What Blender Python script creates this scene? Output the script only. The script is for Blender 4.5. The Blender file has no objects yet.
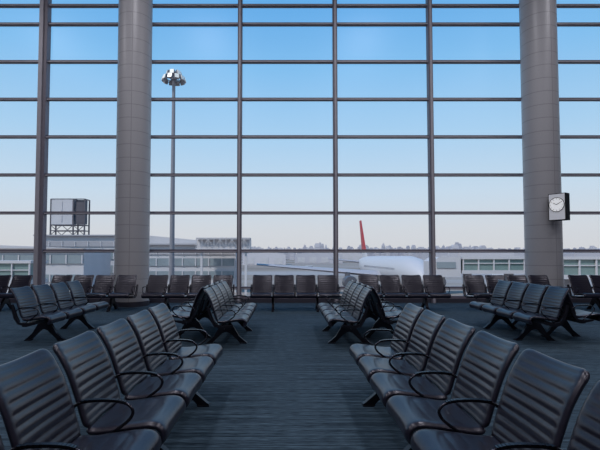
import bpy, math, random
from mathutils import Vector, Matrix
random.seed(7)
C = bpy.context.scene.collection
scene = bpy.context.scene
try:
    scene.view_settings.view_transform = 'Standard'
except Exception:
    pass

# ------------------------------------------------------------ camera numbers
F = 433.0; H = 1.428; PY0 = 238.0; PITCH = math.atan((256-PY0)/F); VPX = 286.0; D = 13.4
def wz(py, d):
    v = (PY0-py)/F
    return H + d*(math.sin(PITCH)+v*math.cos(PITCH))/(math.cos(PITCH)-v*math.sin(PITCH))
def wx(px, d, py=250):
    v = (PY0-py)/F
    return d*((px-VPX)/F)/(math.cos(PITCH)-v*math.sin(PITCH))

# ------------------------------------------------------------ materials
def srgb(r, g, b):
    f = lambda c: (c/255/12.92) if c/255 <= 0.04045 else ((c/255+0.055)/1.055)**2.4
    return (f(r), f(g), f(b), 1)
def mat(name, col, rough=0.6, metal=0.0, noise=0.0, nscale=20, bump=0.0, spec=0.5, emit=None, estr=0):
    m = bpy.data.materials.new(name); m.use_nodes = True
    nt = m.node_tree; b = nt.nodes['Principled BSDF']
    b.inputs['Base Color'].default_value = col
    b.inputs['Roughness'].default_value = rough
    b.inputs['Metallic'].default_value = metal
    b.inputs['Specular IOR Level'].default_value = spec
    if emit:
        b.inputs['Emission Color'].default_value = emit
        b.inputs['Emission Strength'].default_value = estr
    tc = nt.nodes.new('ShaderNodeTexCoord')
    n = nt.nodes.new('ShaderNodeTexNoise'); n.inputs['Scale'].default_value = nscale
    n.inputs['Detail'].default_value = 4
    nt.links.new(tc.outputs['Object'], n.inputs['Vector'])
    if noise > 0:
        r = nt.nodes.new('ShaderNodeValToRGB')
        r.color_ramp.elements[0].position = 0.3; r.color_ramp.elements[1].position = 0.7
        r.color_ramp.elements[0].color = tuple(c*(1-noise) for c in col[:3])+(1,)
        r.color_ramp.elements[1].color = tuple(min(1, c*(1+noise)) for c in col[:3])+(1,)
        nt.links.new(n.outputs['Fac'], r.inputs['Fac'])
        nt.links.new(r.outputs['Color'], b.inputs['Base Color'])
    if bump > 0:
        bp = nt.nodes.new('ShaderNodeBump'); bp.inputs['Strength'].default_value = bump
        bp.inputs['Distance'].default_value = 0.002
        nt.links.new(n.outputs['Fac'], bp.inputs['Height'])
        nt.links.new(bp.outputs['Normal'], b.inputs['Normal'])
    return m

M_leather = mat('black_leather', (0.0135, 0.0122, 0.0215, 1), 0.28, 0, 0.25, 60, 0.15, 0.62)
_b = M_leather.node_tree.nodes['Principled BSDF']; _b.inputs['Specular Tint'].default_value = (0.96, 0.93, 1.0, 1)
M_steel = mat('dark_polished_metal', (0.05, 0.048, 0.06, 1), 0.25, 0.9, 0.1, 30)
M_castleg = mat('cast_leg_metal', (0.022, 0.021, 0.029, 1), 0.35, 0.6, 0.1, 30)
M_frame = mat('window_frame_metal', srgb(114, 108, 118), 0.5, 0.1, 0.06, 8)
M_frame_light = mat('frame_pale_metal', srgb(172, 168, 174), 0.5, 0.1, 0.05, 8)
M_wall = mat('painted_wall', srgb(124, 125, 138), 0.8, 0, 0.04, 3)
M_ceil = mat('ceiling_panel', srgb(178, 180, 190), 0.8, 0, 0.04, 3)
M_black = mat('black_casing', (0.006, 0.006, 0.008, 1), 0.6, spec=0.2)
M_white = mat('white_dial', srgb(250, 250, 250), 0.5, emit=(1, 1, 1, 1), estr=0.35)  # slight glow added so the dial stays white in the dim hall
M_clockface = mat('pale_panel_face', srgb(225, 225, 230), 0.5, emit=(1, 1, 1, 1), estr=0.12)  # weak glow added to lift the panel out of shadow
M_base = mat('baseboard_metal', srgb(70, 68, 78), 0.4, 0.3)

def carpet():
    m = bpy.data.materials.new('streaked_carpet'); m.use_nodes = True
    nt = m.node_tree; b = nt.nodes['Principled BSDF']; b.inputs['Roughness'].default_value = 0.9
    b.inputs['Specular IOR Level'].default_value = 0.2
    tc = nt.nodes.new('ShaderNodeTexCoord')
    def streak(sx, sy, det):
        mp = nt.nodes.new('ShaderNodeMapping'); mp.inputs['Scale'].default_value = (sx, sy, 1)
        n = nt.nodes.new('ShaderNodeTexNoise'); n.inputs['Scale'].default_value = 1; n.inputs['Detail'].default_value = det
        nt.links.new(tc.outputs['Object'], mp.inputs['Vector']); nt.links.new(mp.outputs['Vector'], n.inputs['Vector'])
        return n
    a = streak(0.7, 44, 2); c = streak(8, 120, 2)
    mx = nt.nodes.new('ShaderNodeMix'); mx.data_type = 'FLOAT'; mx.inputs[0].default_value = 0.5
    nt.links.new(a.outputs['Fac'], mx.inputs[2]); nt.links.new(c.outputs['Fac'], mx.inputs[3])
    r = nt.nodes.new('ShaderNodeValToRGB')
    e = r.color_ramp.elements
    e[0].position = 0.38; e[0].color = (0.010, 0.020, 0.031, 1)
    e[1].position = 0.62; e[1].color = (0.080, 0.128, 0.168, 1)
    k = e.new(0.5); k.color = (0.034, 0.058, 0.080, 1)
    nt.links.new(mx.outputs[0], r.inputs['Fac']); nt.links.new(r.outputs['Color'], b.inputs['Base Color'])
    bp = nt.nodes.new('ShaderNodeBump'); bp.inputs['Strength'].default_value = 0.5; bp.inputs['Distance'].default_value = 0.005
    nt.links.new(c.outputs['Fac'], bp.inputs['Height']); nt.links.new(bp.outputs['Normal'], b.inputs['Normal'])
    return m
M_carpet = carpet()

def column_mat():
    m = bpy.data.materials.new('column_cladding'); m.use_nodes = True
    nt = m.node_tree; b = nt.nodes['Principled BSDF']; b.inputs['Roughness'].default_value = 0.40
    tc = nt.nodes.new('ShaderNodeTexCoord'); sp = nt.nodes.new('ShaderNodeSeparateXYZ')
    nt.links.new(tc.outputs['Object'], sp.inputs[0])
    def M(op, a, bv):
        n = nt.nodes.new('ShaderNodeMath'); n.operation = op
        for i, v in enumerate((a, bv)):
            if v is None: continue
            if isinstance(v, (int, float)): n.inputs[i].default_value = v
            else: nt.links.new(v, n.inputs[i])
        return n.outputs[0]
    zf = M('FRACT', M('MULTIPLY', sp.outputs[2], 1/0.383), None)
    l1 = M('LESS_THAN', zf, 0.05)
    ang = M('ARCTAN2', sp.outputs[1], sp.outputs[0])
    af = M('FRACT', M('ADD', M('MULTIPLY', ang, 1/math.pi), 0.45), None)
    l2 = M('LESS_THAN', af, 0.012)
    l = M('MAXIMUM', l1, l2)
    n = nt.nodes.new('ShaderNodeTexNoise'); n.inputs['Scale'].default_value = 60; n.inputs['Detail'].default_value = 3
    nt.links.new(tc.outputs['Object'], n.inputs['Vector'])
    r = nt.nodes.new('ShaderNodeValToRGB')
    r.color_ramp.elements[0].position = 0.3; r.color_ramp.elements[1].position = 0.7
    r.color_ramp.elements[0].color = srgb(166, 164, 166); r.color_ramp.elements[1].color = srgb(174, 172, 174)
    nt.links.new(n.outputs['Fac'], r.inputs['Fac'])
    mx = nt.nodes.new('ShaderNodeMix'); mx.data_type = 'RGBA'
    nt.links.new(l, mx.inputs[0]); nt.links.new(r.outputs['Color'], mx.inputs[6]); mx.inputs[7].default_value = srgb(144, 142, 144)
    nt.links.new(mx.outputs[2], b.inputs['Base Color'])
    return m
M_col = column_mat()

def glass_mat():
    m = bpy.data.materials.new('clear_glazing'); m.use_nodes = True
    nt = m.node_tree; nt.nodes.clear()
    o = nt.nodes.new('ShaderNodeOutputMaterial'); t = nt.nodes.new('ShaderNodeBsdfTransparent')
    t.inputs[0].default_value = (0.97, 0.98, 0.985, 1)
    g = nt.nodes.new('ShaderNodeBsdfGlossy'); g.inputs['Roughness'].default_value = 0.35
    mx = nt.nodes.new('ShaderNodeMixShader'); mx.inputs[0].default_value = 0.015
    nt.links.new(t.outputs[0], mx.inputs[1]); nt.links.new(g.outputs[0], mx.inputs[2])
    nt.links.new(mx.outputs[0], o.inputs[0])
    return m
M_glass = glass_mat()

# ------------------------------------------------------------ mesh builder
class MB:
    def __init__(s): s.v = []; s.f = []; s.m = []
    def add(s, vs, fs, mi=0):
        o = len(s.v); s.v += [tuple(p) for p in vs]
        for f in fs: s.f.append(tuple(i+o for i in f)); s.m.append(mi)
    def box(s, c, d, mi=0, rz=0.0, M=None):
        vs = []
        for x in (-.5, .5):
            for y in (-.5, .5):
                for z in (-.5, .5):
                    p = Vector((x*d[0], y*d[1], z*d[2]))
                    if M is not None: p = M @ p
                    elif rz: p = Matrix.Rotation(rz, 3, 'Z') @ p
                    vs.append(p+Vector(c))
        s.add(vs, [(0, 1, 3, 2), (4, 6, 7, 5), (0, 4, 5, 1), (2, 3, 7, 6), (0, 2, 6, 4), (1, 5, 7, 3)], mi)
    def beam(s, a, b, w, mi=0):
        a = Vector(a); b = Vector(b); s.tube([a, b], w*0.7, 4, mi)
    def tube(s, pts, r, n=10, mi=0):
        pts = [Vector(p) for p in pts]; rs = r if isinstance(r, (list, tuple)) else [r]*len(pts)
        vs = []; fs = []; ref = None
        for i, p in enumerate(pts):
            t = (pts[min(i+1, len(pts)-1)]-pts[max(i-1, 0)]).normalized()
            if ref is None:
                ref = Vector((0, 1, 0)) if abs(t.y) < 0.9 else Vector((1, 0, 0))
            a = (ref - t*ref.dot(t)).normalized(); ref = a; bq = t.cross(a)
            off = math.pi/4 if n == 4 else 0
            for k in range(n):
                q = 2*math.pi*k/n+off
                vs.append(p+(a*math.cos(q)+bq*math.sin(q))*rs[i])
        for i in range(len(pts)-1):
            for k in range(n):
                k2 = (k+1) % n
                fs.append((i*n+k, i*n+k2, (i+1)*n+k2, (i+1)*n+k))
        fs.append(tuple(range(n))[::-1]); fs.append(tuple((len(pts)-1)*n+k for k in range(n)))
        s.add(vs, fs, mi)
    def prism(s, poly, axis, a, b, mi=0):
        n = len(poly); vs = []
        for w in (a, b):
            for p in poly:
                if axis == 'y': vs.append((p[0], w, p[1]))
                elif axis == 'x': vs.append((w, p[0], p[1]))
                else: vs.append((p[0], p[1], w))
        fs = [tuple(range(n)), tuple(range(2*n-1, n-1, -1))]
        for k in range(n):
            k2 = (k+1) % n; fs.append((k, k+n, k2+n, k2))
        s.add(vs, fs, mi)
    def mesh(s, name, mats, smooth=False, sharp=None):
        me = bpy.data.meshes.new(name); me.from_pydata(s.v, [], s.f)
        for m in mats: me.materials.append(m)
        for i, p in enumerate(me.polygons): p.material_index = s.m[i]
        import bmesh
        bm = bmesh.new(); bm.from_mesh(me); bmesh.ops.recalc_face_normals(bm, faces=bm.faces); bm.to_mesh(me); bm.free()
        if smooth:
            me.polygons.foreach_set('use_smooth', [True]*len(me.polygons))
            if sharp:
                try: me.set_sharp_from_angle(angle=math.radians(sharp))
                except Exception: pass
        me.update(); return me

def obj(name, me, loc=(0, 0, 0), rz=0.0, parent=None, **k):
    o = bpy.data.objects.new(name, me); o.location = loc; o.rotation_euler = (0, 0, rz)
    C.objects.link(o)
    if parent: o.parent = parent
    for a, b in k.items(): o[a] = b
    return o

# ------------------------------------------------------------ room shell
XL = -16.33; XR = 16.45; YB = -10.0; ZC = 11.0
mb = MB(); mb.box(((XL+XR)/2, (YB+D)/2+0.1, -0.15), (XR-XL+1.0, D-YB+0.8, 0.3)); obj('floor', mb.mesh('floor', [M_carpet]), kind='structure', label='dark blue grey streaked carpet floor', category='floor')
mb = MB(); mb.box(((XL+XR)/2, (YB+D)/2+0.1, ZC+0.15), (XR-XL+1.0, D-YB+0.8, 0.3)); obj('ceiling', mb.mesh('ceiling', [M_ceil]), kind='structure', label='plain pale ceiling of the departure hall', category='ceiling')
for nm, c, d in (('wall_left', (XL-0.25, (YB+D)/2, ZC/2), (0.3, D-YB, ZC)), ('wall_right', (XR+0.25, (YB+D)/2, ZC/2), (0.3, D-YB, ZC)), ('wall_back', ((XL+XR)/2, YB-0.15, ZC/2), (XR-XL+0.8, 0.3, ZC))):
    mb = MB(); mb.box(c, d); obj(nm, mb.mesh(nm, [M_wall]), kind='structure', label='plain painted hall wall', category='wall')
mb = MB(); mb.box(((XL+XR)/2, D-0.02, 0.06), (XR-XL, 0.14, 0.12)); obj('baseboard_front', mb.mesh('baseboard', [M_base]), kind='structure', label='low dark metal plinth under the glazing', category='baseboard')

SP = wx(336, D, 225)-wx(240, D, 225); X0 = wx(239.5, D, 225)
trz = [wz(y, D) for y in (288, 251, 213, 175, 137, 99.5, 62, 24.5, 6, -30)]
def mx_at(k):
    return X0+k*SP-(0.13 if k == -2 else 0)
idx = 1
for k in range(-5, 6):
    xa = mx_at(k); xb = mx_at(k+1); L = xb-xa
    mb = MB()
    for i, z in enumerate(trz):
        hh = .10 if i == 1 else .09
        mb.box(((xa+xb)/2, D, z), (L-0.11, 0.09, hh), 0)
        mb.box(((xa+xb)/2, D-0.07, z-0.02), (L-0.11, 0.05, 0.03), 1)
    mb.box(((xa+xb)/2, D, 0.16), (L-0.11, 0.1, 0.08))
    mb.box(((xa+xb)/2, D, ZC-0.06), (L-0.11, 0.1, 0.12))
    w = obj('window_%d' % idx, mb.mesh('window_frame', [M_frame, M_frame_light]), kind='structure', label='tall curtain wall bay with dark horizontal transoms', category='window')
    g = MB(); g.box(((xa+xb)/2, D+0.03, ZC/2), (L-0.06, 0.012, ZC-0.25))
    obj('glass', g.mesh('glass', [M_glass]), parent=w)
    idx += 1
for j, k in enumerate(range(-5, 7)):
    x = mx_at(k); mb = MB()
    if k == -2:
        mb.box((x, D-0.03, ZC/2), (.12, 0.22, ZC), 0)
        mb.box((x-.11, D-0.08, ZC/2), (.12, 0.22, ZC), 1)
    else:
        mb.box((x, D-0.03, ZC/2), (.13, 0.22, ZC), 0)
        mb.box((x, D-0.15, ZC/2), (.06, 0.05, ZC), 1)
    obj('trim_%d' % (j+1), mb.mesh('mullion', [M_frame, M_frame_light]), kind='structure', label='vertical metal mullion of the glazed wall', category='mullion')

# columns
def column(x, lab):
    mb = MB(); n = 48
    mb.tube([(0, 0, 0.14), (0, 0, ZC)], 0.48, n, 0)
    mb.tube([(0, 0, 0), (0, 0, 0.14)], 0.50, n, 1)
    return obj('column', mb.mesh('column', [M_col, M_base], True, 40), (x, 12.62, 0), label=lab, category='column', group='round hall columns')
column(wx(132, 12.6), 'round taupe panelled column beside the glazed wall')
column(wx(544, 12.6), 'round taupe panelled column carrying a wall clock')

# ------------------------------------------------------------ bench meshes
def catmull(pts, per=12):
    P = [Vector((a, b)) for a, b in pts]; P = [P[0]*2-P[1]]+P+[P[-1]*2-P[-2]]; out = []
    for i in range(1, len(P)-2):
        for k in range(per):
            t = k/per; a, b, c, d = P[i-1:i+3]
            out.append(0.5*((2*b)+(c-a)*t+(2*a-5*b+4*c-d)*t*t+(3*b-a-3*c+d)*t**3))
    out.append(P[-2]); return out
def resample(pts, n):
    L = [0]
    for i in range(1, len(pts)): L.append(L[-1]+(pts[i]-pts[i-1]).length)
    out = []; j = 0
    for k in range(n+1):
        s = L[-1]*k/n
        while j < len(L)-2 and L[j+1] < s: j += 1
        t = (s-L[j])/max(1e-9, L[j+1]-L[j]); out.append(pts[j].lerp(pts[j+1], min(1, t)))
    return out, L[-1]
def panel(name, pts, halfw, th, nrib, amp, rc, side, ns=72, nt=20, dish=0.0, border=0.0, sideb=0.93, backamp=0.0):
    P, L = resample(catmull(pts), ns); front = []; back = []
    mbp = MB()
    for i, p in enumerate(P):
        t = (P[min(i+1, ns)]-P[max(i-1, 0)]).normalized(); N = Vector((t.y, -t.x))*side
        s = L*i/ns; e = min(s, L-s)
        w = halfw
        if e < rc: w = halfw-rc+math.sqrt(max(0, rc*rc-(rc-e)**2))
        ef = math.sqrt(max(0.02, 1-(1-min(1, e/(th*0.6)))**2))
        for k in range(nt+1):
            q = math.sin(math.pi/2*(2*k/nt-1)); tf = math.sqrt(max(0.02, 1-abs(q)**10))
            h = th/2*ef*tf
            rb = 0; sh = 0
            if nrib and abs(q) < sideb:
                u = (s/L-border)/(1-2*border)
                if 0 <= u <= 1: sh = abs(math.sin(math.pi*nrib*u))**0.6-1; rb = amp*sh
            dx = dish*q*q
            f = p+N*(h+rb*ef+dx); bk = p-N*(h-dx+backamp*sh*ef)
            front.append((f.x, q*w, f.y)); back.append((bk.x, q*w, bk.y))
    m = nt+1; n0 = len(front); fs = []
    for i in range(ns):
        for k in range(nt):
            a = i*m+k; fs.append((a, a+1, a+m+1, a+m)); fs.append((n0+a, n0+a+m, n0+a+m+1, n0+a+1))
    for i in range(ns):
        for k in (0, nt):
            a = i*m+k; fs.append((a, a+m, n0+a+m, n0+a))
    for k in range(nt):
        for i in (0, ns):
            a = i*m+k; fs.append((a, a+1, n0+a+1, n0+a))
    mbp.add(front+back, fs)
    return mbp.mesh(name, [M_leather], True)

ME_back = panel('backrest', [(-.105, .43), (-.135, .52), (-.17, .63), (-.215, .75), (-.27, .85), (-.315, .905)], 0.262, 0.048, 9, 0.0075, 0.055, 1, dish=0.022, border=0.06, sideb=0.88, backamp=0.006)
ME_seat = panel('seat', [(.300, .355), (.335, .392), (.325, .432), (.27, .448), (.12, .430), (-.02, .412), (-.10, .418)], 0.262, 0.054, 5, 0.0025, 0.045, 1, dish=0.012, border=0.05, sideb=0.86)
PITCHS = 0.58
def arm_mesh():
    mb = MB()
    pts = catmull([(-.165, .56), (-.10, .605), (.05, .615), (.15, .60), (.19, .56), (.17, .51), (.10, .455), (.02, .40), (-.01, .35)], 6)
    mb.tube([(p.x, 0, p.y) for p in pts], 0.009, 8)
    top = [p for p in pts if p.y > 0.60]
    for i in range(len(top)-1):
        a = top[i]; b = top[i+1]
        mb.box(((a.x+b.x)/2, 0, (a.y+b.y)/2+0.007), (abs(b.x-a.x)+0.004, 0.024, 0.008))
    return mb.mesh('armrest', [M_steel], True, 50)
ME_arm = arm_mesh()
def bracket_mesh():
    mb = MB()
    mb.prism([(.16, .385), (.16, .36), (.0, .33), (-.12, .36), (-.18, .45), (-.24, .66), (-.215, .665), (-.15, .50), (-.10, .395), (0, .375)], 'y', -.024, .024)
    return mb.mesh('support_bracket', [M_castleg])
ME_brk = bracket_mesh()
def leg_mesh():
    mb = MB()
    out = [(-.07, .335), (.05, .335), (.10, .27), (.19, .12), (.29, .035), (.315, .02), (.315, 0), (.205, 0), (.20, .02), (.13, .085), (.04, .17), (-.02, .19), (-.08, .17), (-.17, .085), (-.235, .02), (-.24, 0), (-.335, 0), (-.335, .02), (-.31, .035), (-.22, .12), (-.13, .27)]
    mb.prism(out, 'y', -.028, .028)
    mb.box((.265, 0, .006), (.11, .085, .012)); mb.box((-.29, 0, .006), (.11, .085, .012))
    return mb.mesh('leg', [M_castleg])
ME_leg = leg_mesh()
beams = {}
def bench(n, loc, rz, lab, grp):
    if n not in beams:
        mb = MB(); mb.box((-0.01, 0, .345), (.075, n*PITCHS+0.04, .05))
        beams[n] = mb.mesh('beam', [M_castleg])
    e = obj('airport_bench', None, loc, rz, label=lab, category='bench', group=grp)
    e.empty_display_size = 0.2
    obj('beam', beams[n], parent=e)
    for i in range(n):
        y = (i-(n-1)/2)*PITCHS
        obj('seat', ME_seat, (0, y, 0), parent=e); obj('backrest', ME_back, (0, y, 0), parent=e)
    for i in range(n+1):
        y = (i-n/2)*PITCHS
        obj('armrest', ME_arm, (0, y, 0), parent=e); obj('support_bracket', ME_brk, (0, y, 0), parent=e)
    for y in ([-(n/2-1)*PITCHS, (n/2-1)*PITCHS] if n < 6 else [-(n/2-1)*PITCHS, 0, (n/2-1)*PITCHS]):
        obj('leg', ME_leg, (0, y, 0), parent=e)
    return e
XI = 0.96; XF = 1.05; XO = 4.08; G = 0.70
# nearest rows
yc = 4.5-2.5*PITCHS
bench(6, (-XF, yc, 0), 0, 'black leather six seat row facing the carpeted aisle', 'front aisle benches')
bench(6, (XF, yc, 0), math.pi, 'black leather six seat row facing the carpeted aisle', 'front aisle benches')
ym = 7.75
L1 = 'black leather four seat row standing back to back with another'
bench(4, (-XI, ym, 0), 0, L1, 'back to back benches')
bench(4, (-XI-G, ym+.5, 0), math.pi, L1, 'back to back benches')
bench(4, (XI+.05, ym, 0), math.pi, L1, 'back to back benches')
bench(4, (XI+.05+G, ym+.5, 0), 0, L1, 'back to back benches')
bench(4, (-XO, 8.0, 0), 0, 'black leather four seat row standing alone on the carpet', 'back to back benches')
bench(4, (XO+.12, 8.0, 0), math.pi, L1, 'back to back benches')
bench(4, (XO+.12+G, 8.35, 0), 0, L1, 'back to back benches')
for px in (-14, 92, 189.5, 295, 402, 509, 615):
    bench(4, (wx(px, 11.5), 11.45, 0), -math.pi/2, 'black leather four seat row with its back to the glass wall', 'benches along the glass wall')

# ------------------------------------------------------------ clock
cl = MB(); cl.box((0, 0, 0), (.44, .24, .74))
cx, cy, cz = 7.52, 11.88, wz(207, 11.85)
CA = 56
ck = obj('wall_clock', None, (cx, cy, cz), math.radians(-CA), label='boxy black cased clock with white round dial on a column', category='clock')
obj('casing', cl.mesh('casing', [M_black]), parent=ck)
f = MB(); f.box((0, -.124, 0), (.40, .012, .70)); obj('face_panel', f.mesh('face_panel', [M_clockface]), parent=ck)
f = MB(); f.tube([(0, -.128, .06), (0, -.142, .06)], .185, 40, 0); obj('dial', f.mesh('dial', [M_white], True, 40), parent=ck)
f = MB()
for i in range(40):
    a = 2*math.pi*i/40; f.box((math.sin(a)*.19, -.138, .06+math.cos(a)*.19), (.034, .02, .012), M=Matrix.Rotation(a, 3, 'Y'))
for i in range(12):
    a = 2*math.pi*i/12; f.box((math.sin(a)*.155, -.144, .06+math.cos(a)*.155), (.010, .006, .03), M=Matrix.Rotation(a, 3, 'Y'))
obj('dial_ring', f.mesh('dial_ring', [M_black]), parent=ck)
for a, l in ((math.radians(300), .10), (math.radians(60), .14)):
    f = MB(); f.box((math.sin(a)*l/2, -.148, .06+math.cos(a)*l/2), (.012, .006, l), M=Matrix.Rotation(a, 3, 'Y')); obj('clock_hand', f.mesh('clock_hand', [M_black]), parent=ck)
f = MB(); R = Matrix.Rotation(math.radians(CA), 3, 'Z'); q = R @ Vector((wx(544, 12.6)-cx, 12.62-.47-cy, 0))
f.tube([(0, .11, 0), (q.x, q.y, 0)], .05, 12); obj('mounting_arm', f.mesh('mounting_arm', [M_black], True, 40), parent=ck)

# ------------------------------------------------------------ outside
GZ = H-8.4
def ground_mat():
    m = bpy.data.materials.new('airfield_ground'); m.use_nodes = True
    nt = m.node_tree; b = nt.nodes['Principled BSDF']; b.inputs['Roughness'].default_value = 0.9
    tc = nt.nodes.new('ShaderNodeTexCoord'); mp = nt.nodes.new('ShaderNodeMapping'); mp.inputs['Scale'].default_value = (0.0025, 0.012, 1)
    n = nt.nodes.new('ShaderNodeTexNoise'); n.inputs['Scale'].default_value = 1; n.inputs['Detail'].default_value = 5
    nt.links.new(tc.outputs['Object'], mp.inputs['Vector']); nt.links.new(mp.outputs['Vector'], n.inputs['Vector'])
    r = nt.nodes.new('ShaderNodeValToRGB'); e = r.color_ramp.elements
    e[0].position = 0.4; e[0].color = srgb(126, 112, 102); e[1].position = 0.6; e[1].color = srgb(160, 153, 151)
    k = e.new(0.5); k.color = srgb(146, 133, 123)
    nt.links.new(n.outputs['Fac'], r.inputs['Fac']); nt.links.new(r.outputs['Color'], b.inputs['Base Color'])
    return m
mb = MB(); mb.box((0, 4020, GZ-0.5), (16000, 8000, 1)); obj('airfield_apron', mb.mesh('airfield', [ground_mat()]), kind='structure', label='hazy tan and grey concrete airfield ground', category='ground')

M_bld = mat('pale_terminal_cladding', srgb(188, 185, 188), 0.7, 0, 0.05, 0.3)
M_bld2 = mat('grey_terminal_band', srgb(160, 158, 163), 0.6, 0, 0.05, 0.3)
M_bglass = mat('terminal_glass', srgb(130, 140, 146), 0.3, 0, 0.1, 0.5)
M_haze = [mat('hazy_tower_%s' % n, srgb(*c), 0.9, 0, 0.05, 0.02) for n, c in (('grey', (178, 175, 182)), ('pale', (190, 186, 191)), ('dusky', (166, 164, 174)))]  # distance haze mixed into these base colours
M_plane = mat('aircraft_white_paint', srgb(190, 188, 192), 0.5)
M_red = mat('red_tail_paint', srgb(170, 18, 40), 0.45)
M_engine = mat('engine_metal', srgb(100, 100, 108), 0.4, 0.4)
M_wing = mat('wing_grey_paint', srgb(164, 161, 166), 0.4)
M_dark = mat('dark_weathered_steel', srgb(78, 74, 82), 0.6)
M_mast = mat('galvanised_mast', srgb(124, 124, 132), 0.5, 0.1)
M_lamp = mat('floodlight_lens', srgb(246, 242, 230), 0.3)
M_jb = mat('bridge_green_glass', srgb(112, 132, 130), 0.3, 0, 0.1, 0.6)
M_tan = mat('tan_roof', srgb(150, 141, 138), 0.8)
M_veh = mat('vehicle_paint', srgb(205, 205, 210), 0.4)
M_awin = mat('cabin_window_glass', srgb(100, 102, 112), 0.4)

def terminal(x0, x1, y0, y1, pyt, nm, lab, bands, mats, slope=0):
    mb = MB(); zt = wz(pyt, y0); cx = (x0+x1)/2
    mb.box((cx, (y0+y1)/2, (zt+GZ)/2), (x1-x0, y1-y0, zt-GZ), 0)
    hh = zt-GZ
    for a, b, mi in bands:
        mb.box((cx, y0-0.1, GZ+hh*(a+b)/2), (x1-x0-0.4, 0.3, hh*(b-a)), mi)
        n = int((x1-x0)/3)
        for i in range(n+1):
            mb.box((x0+0.2+i*(x1-x0-0.4)/n, y0-0.3, GZ+hh*(a+b)/2), (0.25, 0.2, hh*(b-a)), 0)
    mb.box((cx, y0-0.3, zt+0.15), (x1-x0+0.6, 1.2, 0.3), 1)
    if slope:
        mb.prism([(x0, zt), (x1, zt), (x1, zt+.3), (x0, zt+slope)], 'y', y0+.5, y1, 0)
    return obj(nm, mb.mesh(nm, mats), label=lab, category='building')
terminal(wx(36, 110), wx(128, 110), 110, 125, 236, 'terminal_building', 'tall pale end block of a low terminal', [(.80, .90, 1), (.56, .72, 2), (.3, .45, 2)], [M_bld, M_bld2, M_bglass])
terminal(wx(130, 100), wx(236, 100), 100, 109, 245, 'terminal_building', 'long pale low terminal with a sloping roof', [(.80, .90, 1), (.56, .72, 2), (.3, .45, 2)], [M_bld, M_bld2, M_bglass], 2.6)
terminal(wx(-60, 85), wx(84, 85), 85, 98, 250, 'terminal_building', 'low grey pier building with a flat tan roof', [(.72, .9, 2), (.35, .5, 2)], [M_bld, M_tan, M_bglass], 1.4)
# truss walkway
mb = MB(); d = 94; xa = wx(196, d); xb = wx(250, d); z1 = wz(239, d); z0 = wz(249, d)
n = 9
for yy in (d, d+2.5):
    mb.beam((xa, yy, z1), (xb, yy, z1), .2); mb.beam((xa, yy, z0), (xb, yy, z0), .2)
    for i in range(n+1):
        x = xa+(xb-xa)*i/n; mb.beam((x, yy, z0), (x, yy, z1), .12)
        if i < n:
            x2 = xa+(xb-xa)*(i+1)/n; mb.beam((x, yy, z0 if i % 2 else z1), (x2, yy, z1 if i % 2 else z0), .09)
mb.box(((xa+xb)/2, d+1.25, z0), (xb-xa, 2.6, .3)); mb.box(((xa+xb)/2, d+1.25, z1+.2), (xb-xa, 2.8, .2))
mb.box(((xa+xb)/2, d+1.6, (z0+z1)/2), (xb-xa, 1.2, (z1-z0)*.9))
for x in (xa+1, xb-1): mb.beam((x, d+1.2, GZ), (x, d+1.2, z0), .5)
obj('elevated_walkway', mb.mesh('elevated_walkway', [M_bld]), label='pale lattice truss footbridge on posts', category='bridge')

# billboard standing on the terminal roof
d = 112; xa = wx(50, d); xb = wx(84, d); zb = wz(236, 110)+.02; zt = wz(199, d)-zb; zm = wz(225, d)-zb
bb = obj('rooftop_billboard', None, ((xa+xb)/2, d, zb), label='boxy sign in a dark steel frame on a flat roof', category='billboard')
w = xb-xa; mb = MB()
for x in (-w/2, w/6, w/2):
    for y in (0, 2.6):
        mb.box((x, y, zt/2), (.3, .3, zt))
for z in (zm, zt, zm*.5):
    for y in (0, 2.6): mb.beam((-w/2, y, z), (w/2, y, z), .22)
    for x in (-w/2, w/6, w/2): mb.beam((x, 0, z), (x, 2.6, z), .16)
for i in range(3):
    x = -w/2+w*i/3; mb.beam((x, 0, zm), (x+w/3, 0, .3), .14); mb.beam((x+w/3, 0, zm), (x, 0, .3), .14)
obj('steel_frame', mb.mesh('steel_frame', [M_dark]), parent=bb)
mb = MB(); mb.box((-w*.17, 1.0, (zt+zm)/2), (w*.62, 2.2, zt-zm-.3)); mb.box((-w*.17, -.15, (zt+zm)/2), (w*.5, .12, (zt-zm)*.08)); mb.box((-w*.17, -.15, (zt+zm)/2), (.18, .12, (zt-zm)*.8)); obj('sign_panel', mb.mesh('sign_panel', [M_bld]), parent=bb)
mb = MB(); mb.box((w*.34, 1.1, (zt+zm)/2), (w*.28, 1.6, (zt-zm)*.92)); obj('side_panel', mb.mesh('side_panel', [M_dark]), parent=bb)

# light mast
d = 65; mx_ = wx(172, d); zt = wz(80, d)-GZ
ms = obj('floodlight_mast', None, (mx_, d, GZ), label='tall grey apron mast crowned with a floodlight ring', category='light mast')
mb = MB(); mb.tube([(0, 0, 0), (0, 0, zt)], [.42, .24], 16); obj('pole', mb.mesh('pole', [M_mast], True, 40), parent=ms)
mb = MB()
ring = [(math.cos(a)*1.3, math.sin(a)*1.3, zt) for a in [2*math.pi*i/28 for i in range(29)]]
mb.tube(ring, .08, 8); mb.tube([(x*.6, y*.6, z+.9) for x, y, z in ring], .06, 8)
for i in range(6):
    a = 2*math.pi*i/6; mb.tube([(0, 0, zt-.1), (math.cos(a)*1.3, math.sin(a)*1.3, zt)], .05, 6)
    mb.tube([(math.cos(a)*1.3, math.sin(a)*1.3, zt), (math.cos(a)*.78, math.sin(a)*.78, zt+.9)], .05, 6)
mb.tube([(0, 0, zt), (0, 0, zt+1.3)], [.45, .3], 12)
obj('lamp_ring', mb.mesh('lamp_ring', [M_mast], True, 40), parent=ms)
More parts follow.
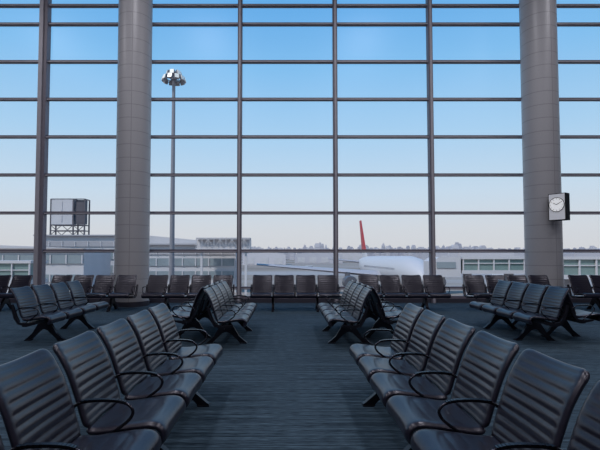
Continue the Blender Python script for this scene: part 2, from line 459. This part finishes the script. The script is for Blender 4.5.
lm = MB(); lm.box((0, 0, 0), (.66, .32, .72), 0); lm.box((0, -.18, -.02), (.60, .10, .66), 1); lm.tube([(0, 0, .3), (0, .1, .6)], .05, 6, 0)
lme = lm.mesh('floodlight', [M_mast, M_lamp])
for i in range(10):
    a = 2*math.pi*i/10+.2
    o = obj('floodlight', lme, (math.cos(a)*1.5, math.sin(a)*1.5, zt+.05), 0, parent=ms)
    o.rotation_euler = (math.radians(-15), 0, a+math.pi/2)
for i in range(6):
    a = 2*math.pi*i/6+.5
    o = obj('floodlight', lme, (math.cos(a)*.92, math.sin(a)*.92, zt+.9), 0, parent=ms)
    o.rotation_euler = (math.radians(-15), 0, a+math.pi/2)

# ------------------------------------------------------------ airplane (local: nose +x)
tail = Vector((20.4, 120.0)); nose = Vector((22.6, 70.0)); ln = (nose-tail).length
ap = obj('airplane', None, (tail.x, tail.y, GZ), math.atan2(nose.y-tail.y, nose.x-tail.x), label='white airliner with a red tail fin parked at a gate', category='airplane')
CZ = 5.55; R0 = 2.85
mb = MB(); st = []
prof = [(0, .25, 1.7), (3, .9, 1.35), (7, 1.75, .8), (12, 2.5, .3), (17, 2.82, 0), (24, R0, 0), (34, R0, 0), (42, R0, 0), (45, 2.6, -.08), (47, 2.15, -.25), (48.7, 1.45, -.5), (49.6, .75, -.7), (50, .15, -.8)]
vs = []; fs = []; n = 28
for x, r, dz in prof:
    for k in range(n):
        a = 2*math.pi*k/n; vs.append((x*ln/50, r*math.sin(a), CZ+dz+r*math.cos(a)))
for i in range(len(prof)-1):
    for k in range(n):
        k2 = (k+1) % n; fs.append((i*n+k, (i+1)*n+k, (i+1)*n+k2, i*n+k2))
fs.append(tuple(range(n))); fs.append(tuple((len(prof)-1)*n+k for k in range(n)))
mb.add(vs, fs); obj('fuselage', mb.mesh('fuselage', [M_plane], True), parent=ap)
def wing(nm, root, tip, cr, ct, th, m, par=ap):
    mb = MB(); vs = []; sec = [(0, 0), (.12, .5), (.35, .62), (.7, .35), (1, 0), (.7, -.2), (.35, -.38), (.12, -.3)]
    for p, c, t in ((root, cr, th), (tip, ct, th*.35)):
        for u, v in sec: vs.append((p[0]-u*c, p[1], p[2]+v*t))
    k = len(sec); fs = [tuple(range(k)), tuple(range(2*k-1, k-1, -1))]
    for i in range(k): fs.append((i, i+k, (i+1) % k+k, (i+1) % k))
    mb.add(vs, fs); return obj(nm, mb.mesh(nm, [m], True, 35), parent=par)
for s in (-1, 1):
    wing('wing', (33, s*2.2, 4.5), (19, s*28, 6.4), 9.5, 2.2, 1.3, M_wing)
    wing('tailplane', (8, s*1.0, 6.8), (2, s*9.0, 7.6), 5, 2, .6, M_wing)
    e = MB(); e.tube([(33.5, s*9, 3.1), (33, s*9, 3.1), (30.5, s*9, 3.1), (28, s*9, 3.3)], [1.25, 1.4, 1.3, .7], 20, 0); e.box((29.8, s*9, 4.4), (4, .4, 1.4), 0)
    obj('engine', e.mesh('engine', [M_engine], True, 40), parent=ap)
    g = MB(); g.tube([(25, s*4.5, .6), (25, s*3.6, 4.6)], .22, 8)
    for dx in (-.8, .8): g.tube([(25+dx, s*4.5-.5, .62), (25+dx, s*4.5+.5, .62)], .62, 16)
    obj('landing_gear', g.mesh('landing_gear', [M_dark], True, 40), parent=ap)
g = MB(); g.tube([(44, 0, .5), (44, 0, 3.6)], .16, 8); g.tube([(44, -.4, .5), (44, .4, .5)], .5, 16); obj('landing_gear', g.mesh('landing_gear', [M_dark], True, 40), parent=ap)
# fin
zf = CZ+1.8
mb = MB(); vs = []
for (le, te, z, t) in ((10.2, 3.4, zf, .3), (8.2, 2.8, zf+2.2, .22)):
    for x, y in ((le, 0), ((le+te)/2+1, t), (te, 0), ((le+te)/2+1, -t)): vs.append((x, y, z))
mb.add(vs, [(0, 1, 5, 4), (1, 2, 6, 5), (2, 3, 7, 6), (3, 0, 4, 7), (4, 5, 6, 7)], 0)
vs = []
for (le, te, z, t) in ((8.2, 2.8, zf+2.2, .22), (2.2, -.2, wz(221, 120)-GZ, .12)):
    for x, y in ((le, 0), ((le+te)/2+1, t), (te, 0), ((le+te)/2+1, -t)): vs.append((x, y, z))
mb.add(vs, [(0, 1, 5, 4), (1, 2, 6, 5), (2, 3, 7, 6), (3, 0, 4, 7), (4, 5, 6, 7)], 1)
obj('tail_fin', mb.mesh('tail_fin', [M_plane, M_red]), parent=ap)
mb = MB()
for s in (-1, 1):
    for i in range(30):
        x = 18+i*.82
        mb.box((x, s*2.80, CZ+.5), (.30, .05, .38))
mb.box((48.05, 0, CZ+.42), (.7, 1.7, .5), M=Matrix.Rotation(math.radians(35), 3, 'Y'))
obj('cabin_windows', mb.mesh('cabin_windows', [M_awin]), parent=ap)

# ------------------------------------------------------------ jet bridges
def jetbridge(xa, xb, y, pyt, pyb, lab):
    zt = wz(pyt, y)-GZ; zb = wz(pyb, y)-GZ; L = xb-xa; w = 3.0
    e = obj('jet_bridge', None, (xa, y, GZ), label=lab, category='jet bridge', group='boarding bridges')
    mb = MB(); mb.box((L/2, w/2, (zt+zb)/2), (L, w-.2, zt-zb-.2)); obj('glazing', mb.mesh('glazing', [M_jb]), parent=e)
    mb = MB(); mb.box((L/2, w/2, zt), (L+.4, w+.3, .28)); mb.box((L/2, w/2, zb), (L+.4, w+.3, .4)); n = max(2, int(L/1.6))
    for i in range(n+1): mb.box((L*i/n, 0, (zt+zb)/2), (.14, .16, zt-zb))
    mb.box((L/2, 0, (zt+zb)/2+.2), (L, .12, .1))
    obj('frame', mb.mesh('frame', [M_bld]), parent=e)
    mb = MB()
    for x in (L*.15, L*.85): mb.box((x, w/2, zb/2), (.7, .9, zb)); mb.box((x, w/2, .15), (1.6, 2.2, .3))
    obj('support_pillar', mb.mesh('support_pillar', [M_bld2]), parent=e)
jetbridge(wx(463, 50), wx(524, 50), 50, 258, 272, 'pale framed boarding bridge with greenish glazing')
jetbridge(wx(562, 42), wx(680, 42), 42, 258, 277, 'pale framed boarding bridge with greenish glazing')
jetbridge(wx(-40, 45), wx(30, 45), 45, 262, 282, 'pale framed boarding bridge with greenish glazing')
# bridge head cab
mb = MB(); d = 50; x = wx(446, d); zt = wz(257, d)-GZ; zb = wz(277, d)-GZ
mb.prism([(-1.6, zb), (1.6, zb), (1.6, zt), (-.9, zt), (-1.6, zt-.5)], 'y', -1.7, 1.7, 0); mb.box((-.1, -1.75, zb+(zt-zb)*.6), (2.2, .1, .7), 1)
mb.tube([(0, 0, 0), (0, 0, zb)], .35, 12, 2); mb.box((0, 0, .5), (2.4, 2.4, .8), 2)
obj('bridge_head', mb.mesh('bridge_head', [M_bld, M_bglass, M_bld2]), (x, d+1.5, GZ), label='pale boarding bridge cab beside the airliner', category='jet bridge')
# service vehicles
def van(px, y, s=1):
    x = wx(px, y); mb = MB()
    mb.prism([(-2.6*s, .5), (2.6*s, .5), (2.6*s, 1.4), (1.9*s, 2.3), (1.2*s, 2.6), (-2.6*s, 2.6)], 'y', -1.05, 1.05, 0)
    mb.box((.2, -1.08, 1.95), (3.2*s, .06, .6), 1)
    for dx in (-1.6*s, 1.6*s): mb.tube([(dx, -1.1, .45), (dx, 1.1, .45)], .45, 14, 1)
    obj('service_van', mb.mesh('service_van', [M_veh, M_dark]), (x, y, GZ), label='small white airport service van on the apron', category='van', group='apron vehicles')
for px, y in ((310, 260), (500, 170), (516, 210), (578, 220), (590, 180)): van(px, y, 1)

# distant low buildings
def low(x, y, w, pyt, m, nm='airfield_building'):
    zt = wz(pyt, y); mb = MB(); h = zt-GZ
    mb.prism([(-w/2, 0), (w/2, 0), (w/2, h*.8), (w*.25, h*.97), (0, h), (-w*.25, h*.97), (-w/2, h*.8)], 'y', -15, 15, 0)
    nn = max(2, int(w/12))
    for i in range(nn): mb.box((-w/2+w*(i+.5)/nn, -15.1, h*.3), (w/nn*.6, .3, h*.5), 1)
    obj(nm, mb.mesh(nm, [m, M_bld]), (x, y, GZ), label='low hazy pale airfield shed with wide doors', category='building', group='distant airfield sheds')
for px, y, w, py in ((265, 420, 40, 252), (318, 520, 55, 252.5), (480, 480, 60, 249), (590, 400, 50, 250), (520, 600, 60, 251), (445, 560, 50, 250), (345, 700, 50, 252)):
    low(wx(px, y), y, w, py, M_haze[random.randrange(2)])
# skyline towers
def tower(px, y, w, pyt, m, k):
    h = wz(pyt, y)-GZ; mb = MB(); dp = 14
    mb.box((0, 0, h*.44), (w, dp, h*.88))
    if k % 3 == 0: mb.box((0, 0, h*.92), (w*.55, dp*.6, h*.16)); mb.tube([(0, 0, h*.98), (0, 0, h*1.08)], .5, 6)
    elif k % 3 == 1: mb.box((-w*.2, 0, h*.93), (w*.4, dp*.8, h*.14)); mb.box((w*.3, 0, h*.90), (w*.3, dp*.5, h*.06))
    else: mb.prism([(-w/2, h*.88), (w/2, h*.88), (w*.3, h), (-w*.3, h)], 'y', -dp*.4, dp*.4)
    for i in range(1, 6): mb.box((0, -dp/2-.1, h*.88*i/6), (w*.86, .4, h*.05), 1)
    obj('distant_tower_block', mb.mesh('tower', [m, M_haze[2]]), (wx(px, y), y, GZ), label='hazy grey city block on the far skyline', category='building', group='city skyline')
px = 234; k = 0
while px < 620:
    y = 1000+(k % 5)*100+random.uniform(0, 30)
    hump = 3.0*max(0, math.sin(px*.031))+2.0*max(0, math.sin(px*.083+1))
    top = 250-hump*random.uniform(.3, 1.0)-abs(random.gauss(0, 1.6))
    if random.random() < .08: top -= 4
    w = random.uniform(1.6, 6)*y/F
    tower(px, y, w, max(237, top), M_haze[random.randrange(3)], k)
    px += random.uniform(1.4, 3.4); k += 1

# ------------------------------------------------------------ world, lights
w = bpy.data.worlds.new('sky'); scene.world = w; w.use_nodes = True
nt = w.node_tree; bg = nt.nodes['Background']
tc = nt.nodes.new('ShaderNodeTexCoord'); sp = nt.nodes.new('ShaderNodeSeparateXYZ'); r = nt.nodes.new('ShaderNodeValToRGB')
nt.links.new(tc.outputs['Generated'], sp.inputs[0]); nt.links.new(sp.outputs[2], r.inputs['Fac']); nt.links.new(r.outputs['Color'], bg.inputs['Color'])
e = r.color_ramp.elements
e[0].position = 0.0; e[0].color = srgb(206, 205, 208)
e[1].position = 1.0; e[1].color = srgb(64, 128, 202)
for p, c in ((0.06, (206, 210, 216)), (0.14, (195, 213, 229)), (0.26, (166, 203, 233)), (0.40, (128, 186, 232)), (0.52, (98, 167, 226))):
    k = e.new(p); k.color = srgb(*c)
bg.inputs['Strength'].default_value = 1.12
s = bpy.data.lights.new('sun', 'SUN'); s.energy = 2.7; s.angle = math.radians(3); s.color = (1, .95, .88)
so = bpy.data.objects.new('sun', s); C.objects.link(so); so.rotation_euler = Vector((-.55, -.60, .85)).to_track_quat('Z', 'Y').to_euler()
for x in (-10, -3.3, 3.3, 10):  # unseen fill lights added under the ceiling to brighten the hall
    for y in (-5, 2, 8.5):
        l = bpy.data.lights.new('overhead_fill', 'AREA'); l.energy = 145; l.size = 1.2; l.color = (.93, .92, 1)
        o = bpy.data.objects.new('overhead_fill', l); o.location = (x, y, 10.8); C.objects.link(o)

# ------------------------------------------------------------ camera
cam = bpy.data.cameras.new('camera'); co = bpy.data.objects.new('camera', cam); C.objects.link(co)
cam.sensor_width = 36; cam.lens = F/600*36; cam.shift_x = (300-VPX)/600; cam.shift_y = (PY0-225)/600; cam.clip_end = 20000; cam.clip_start = .05
co.location = (0, 0, H); co.rotation_euler = (math.pi/2+PITCH, 0, 0)
scene.camera = co
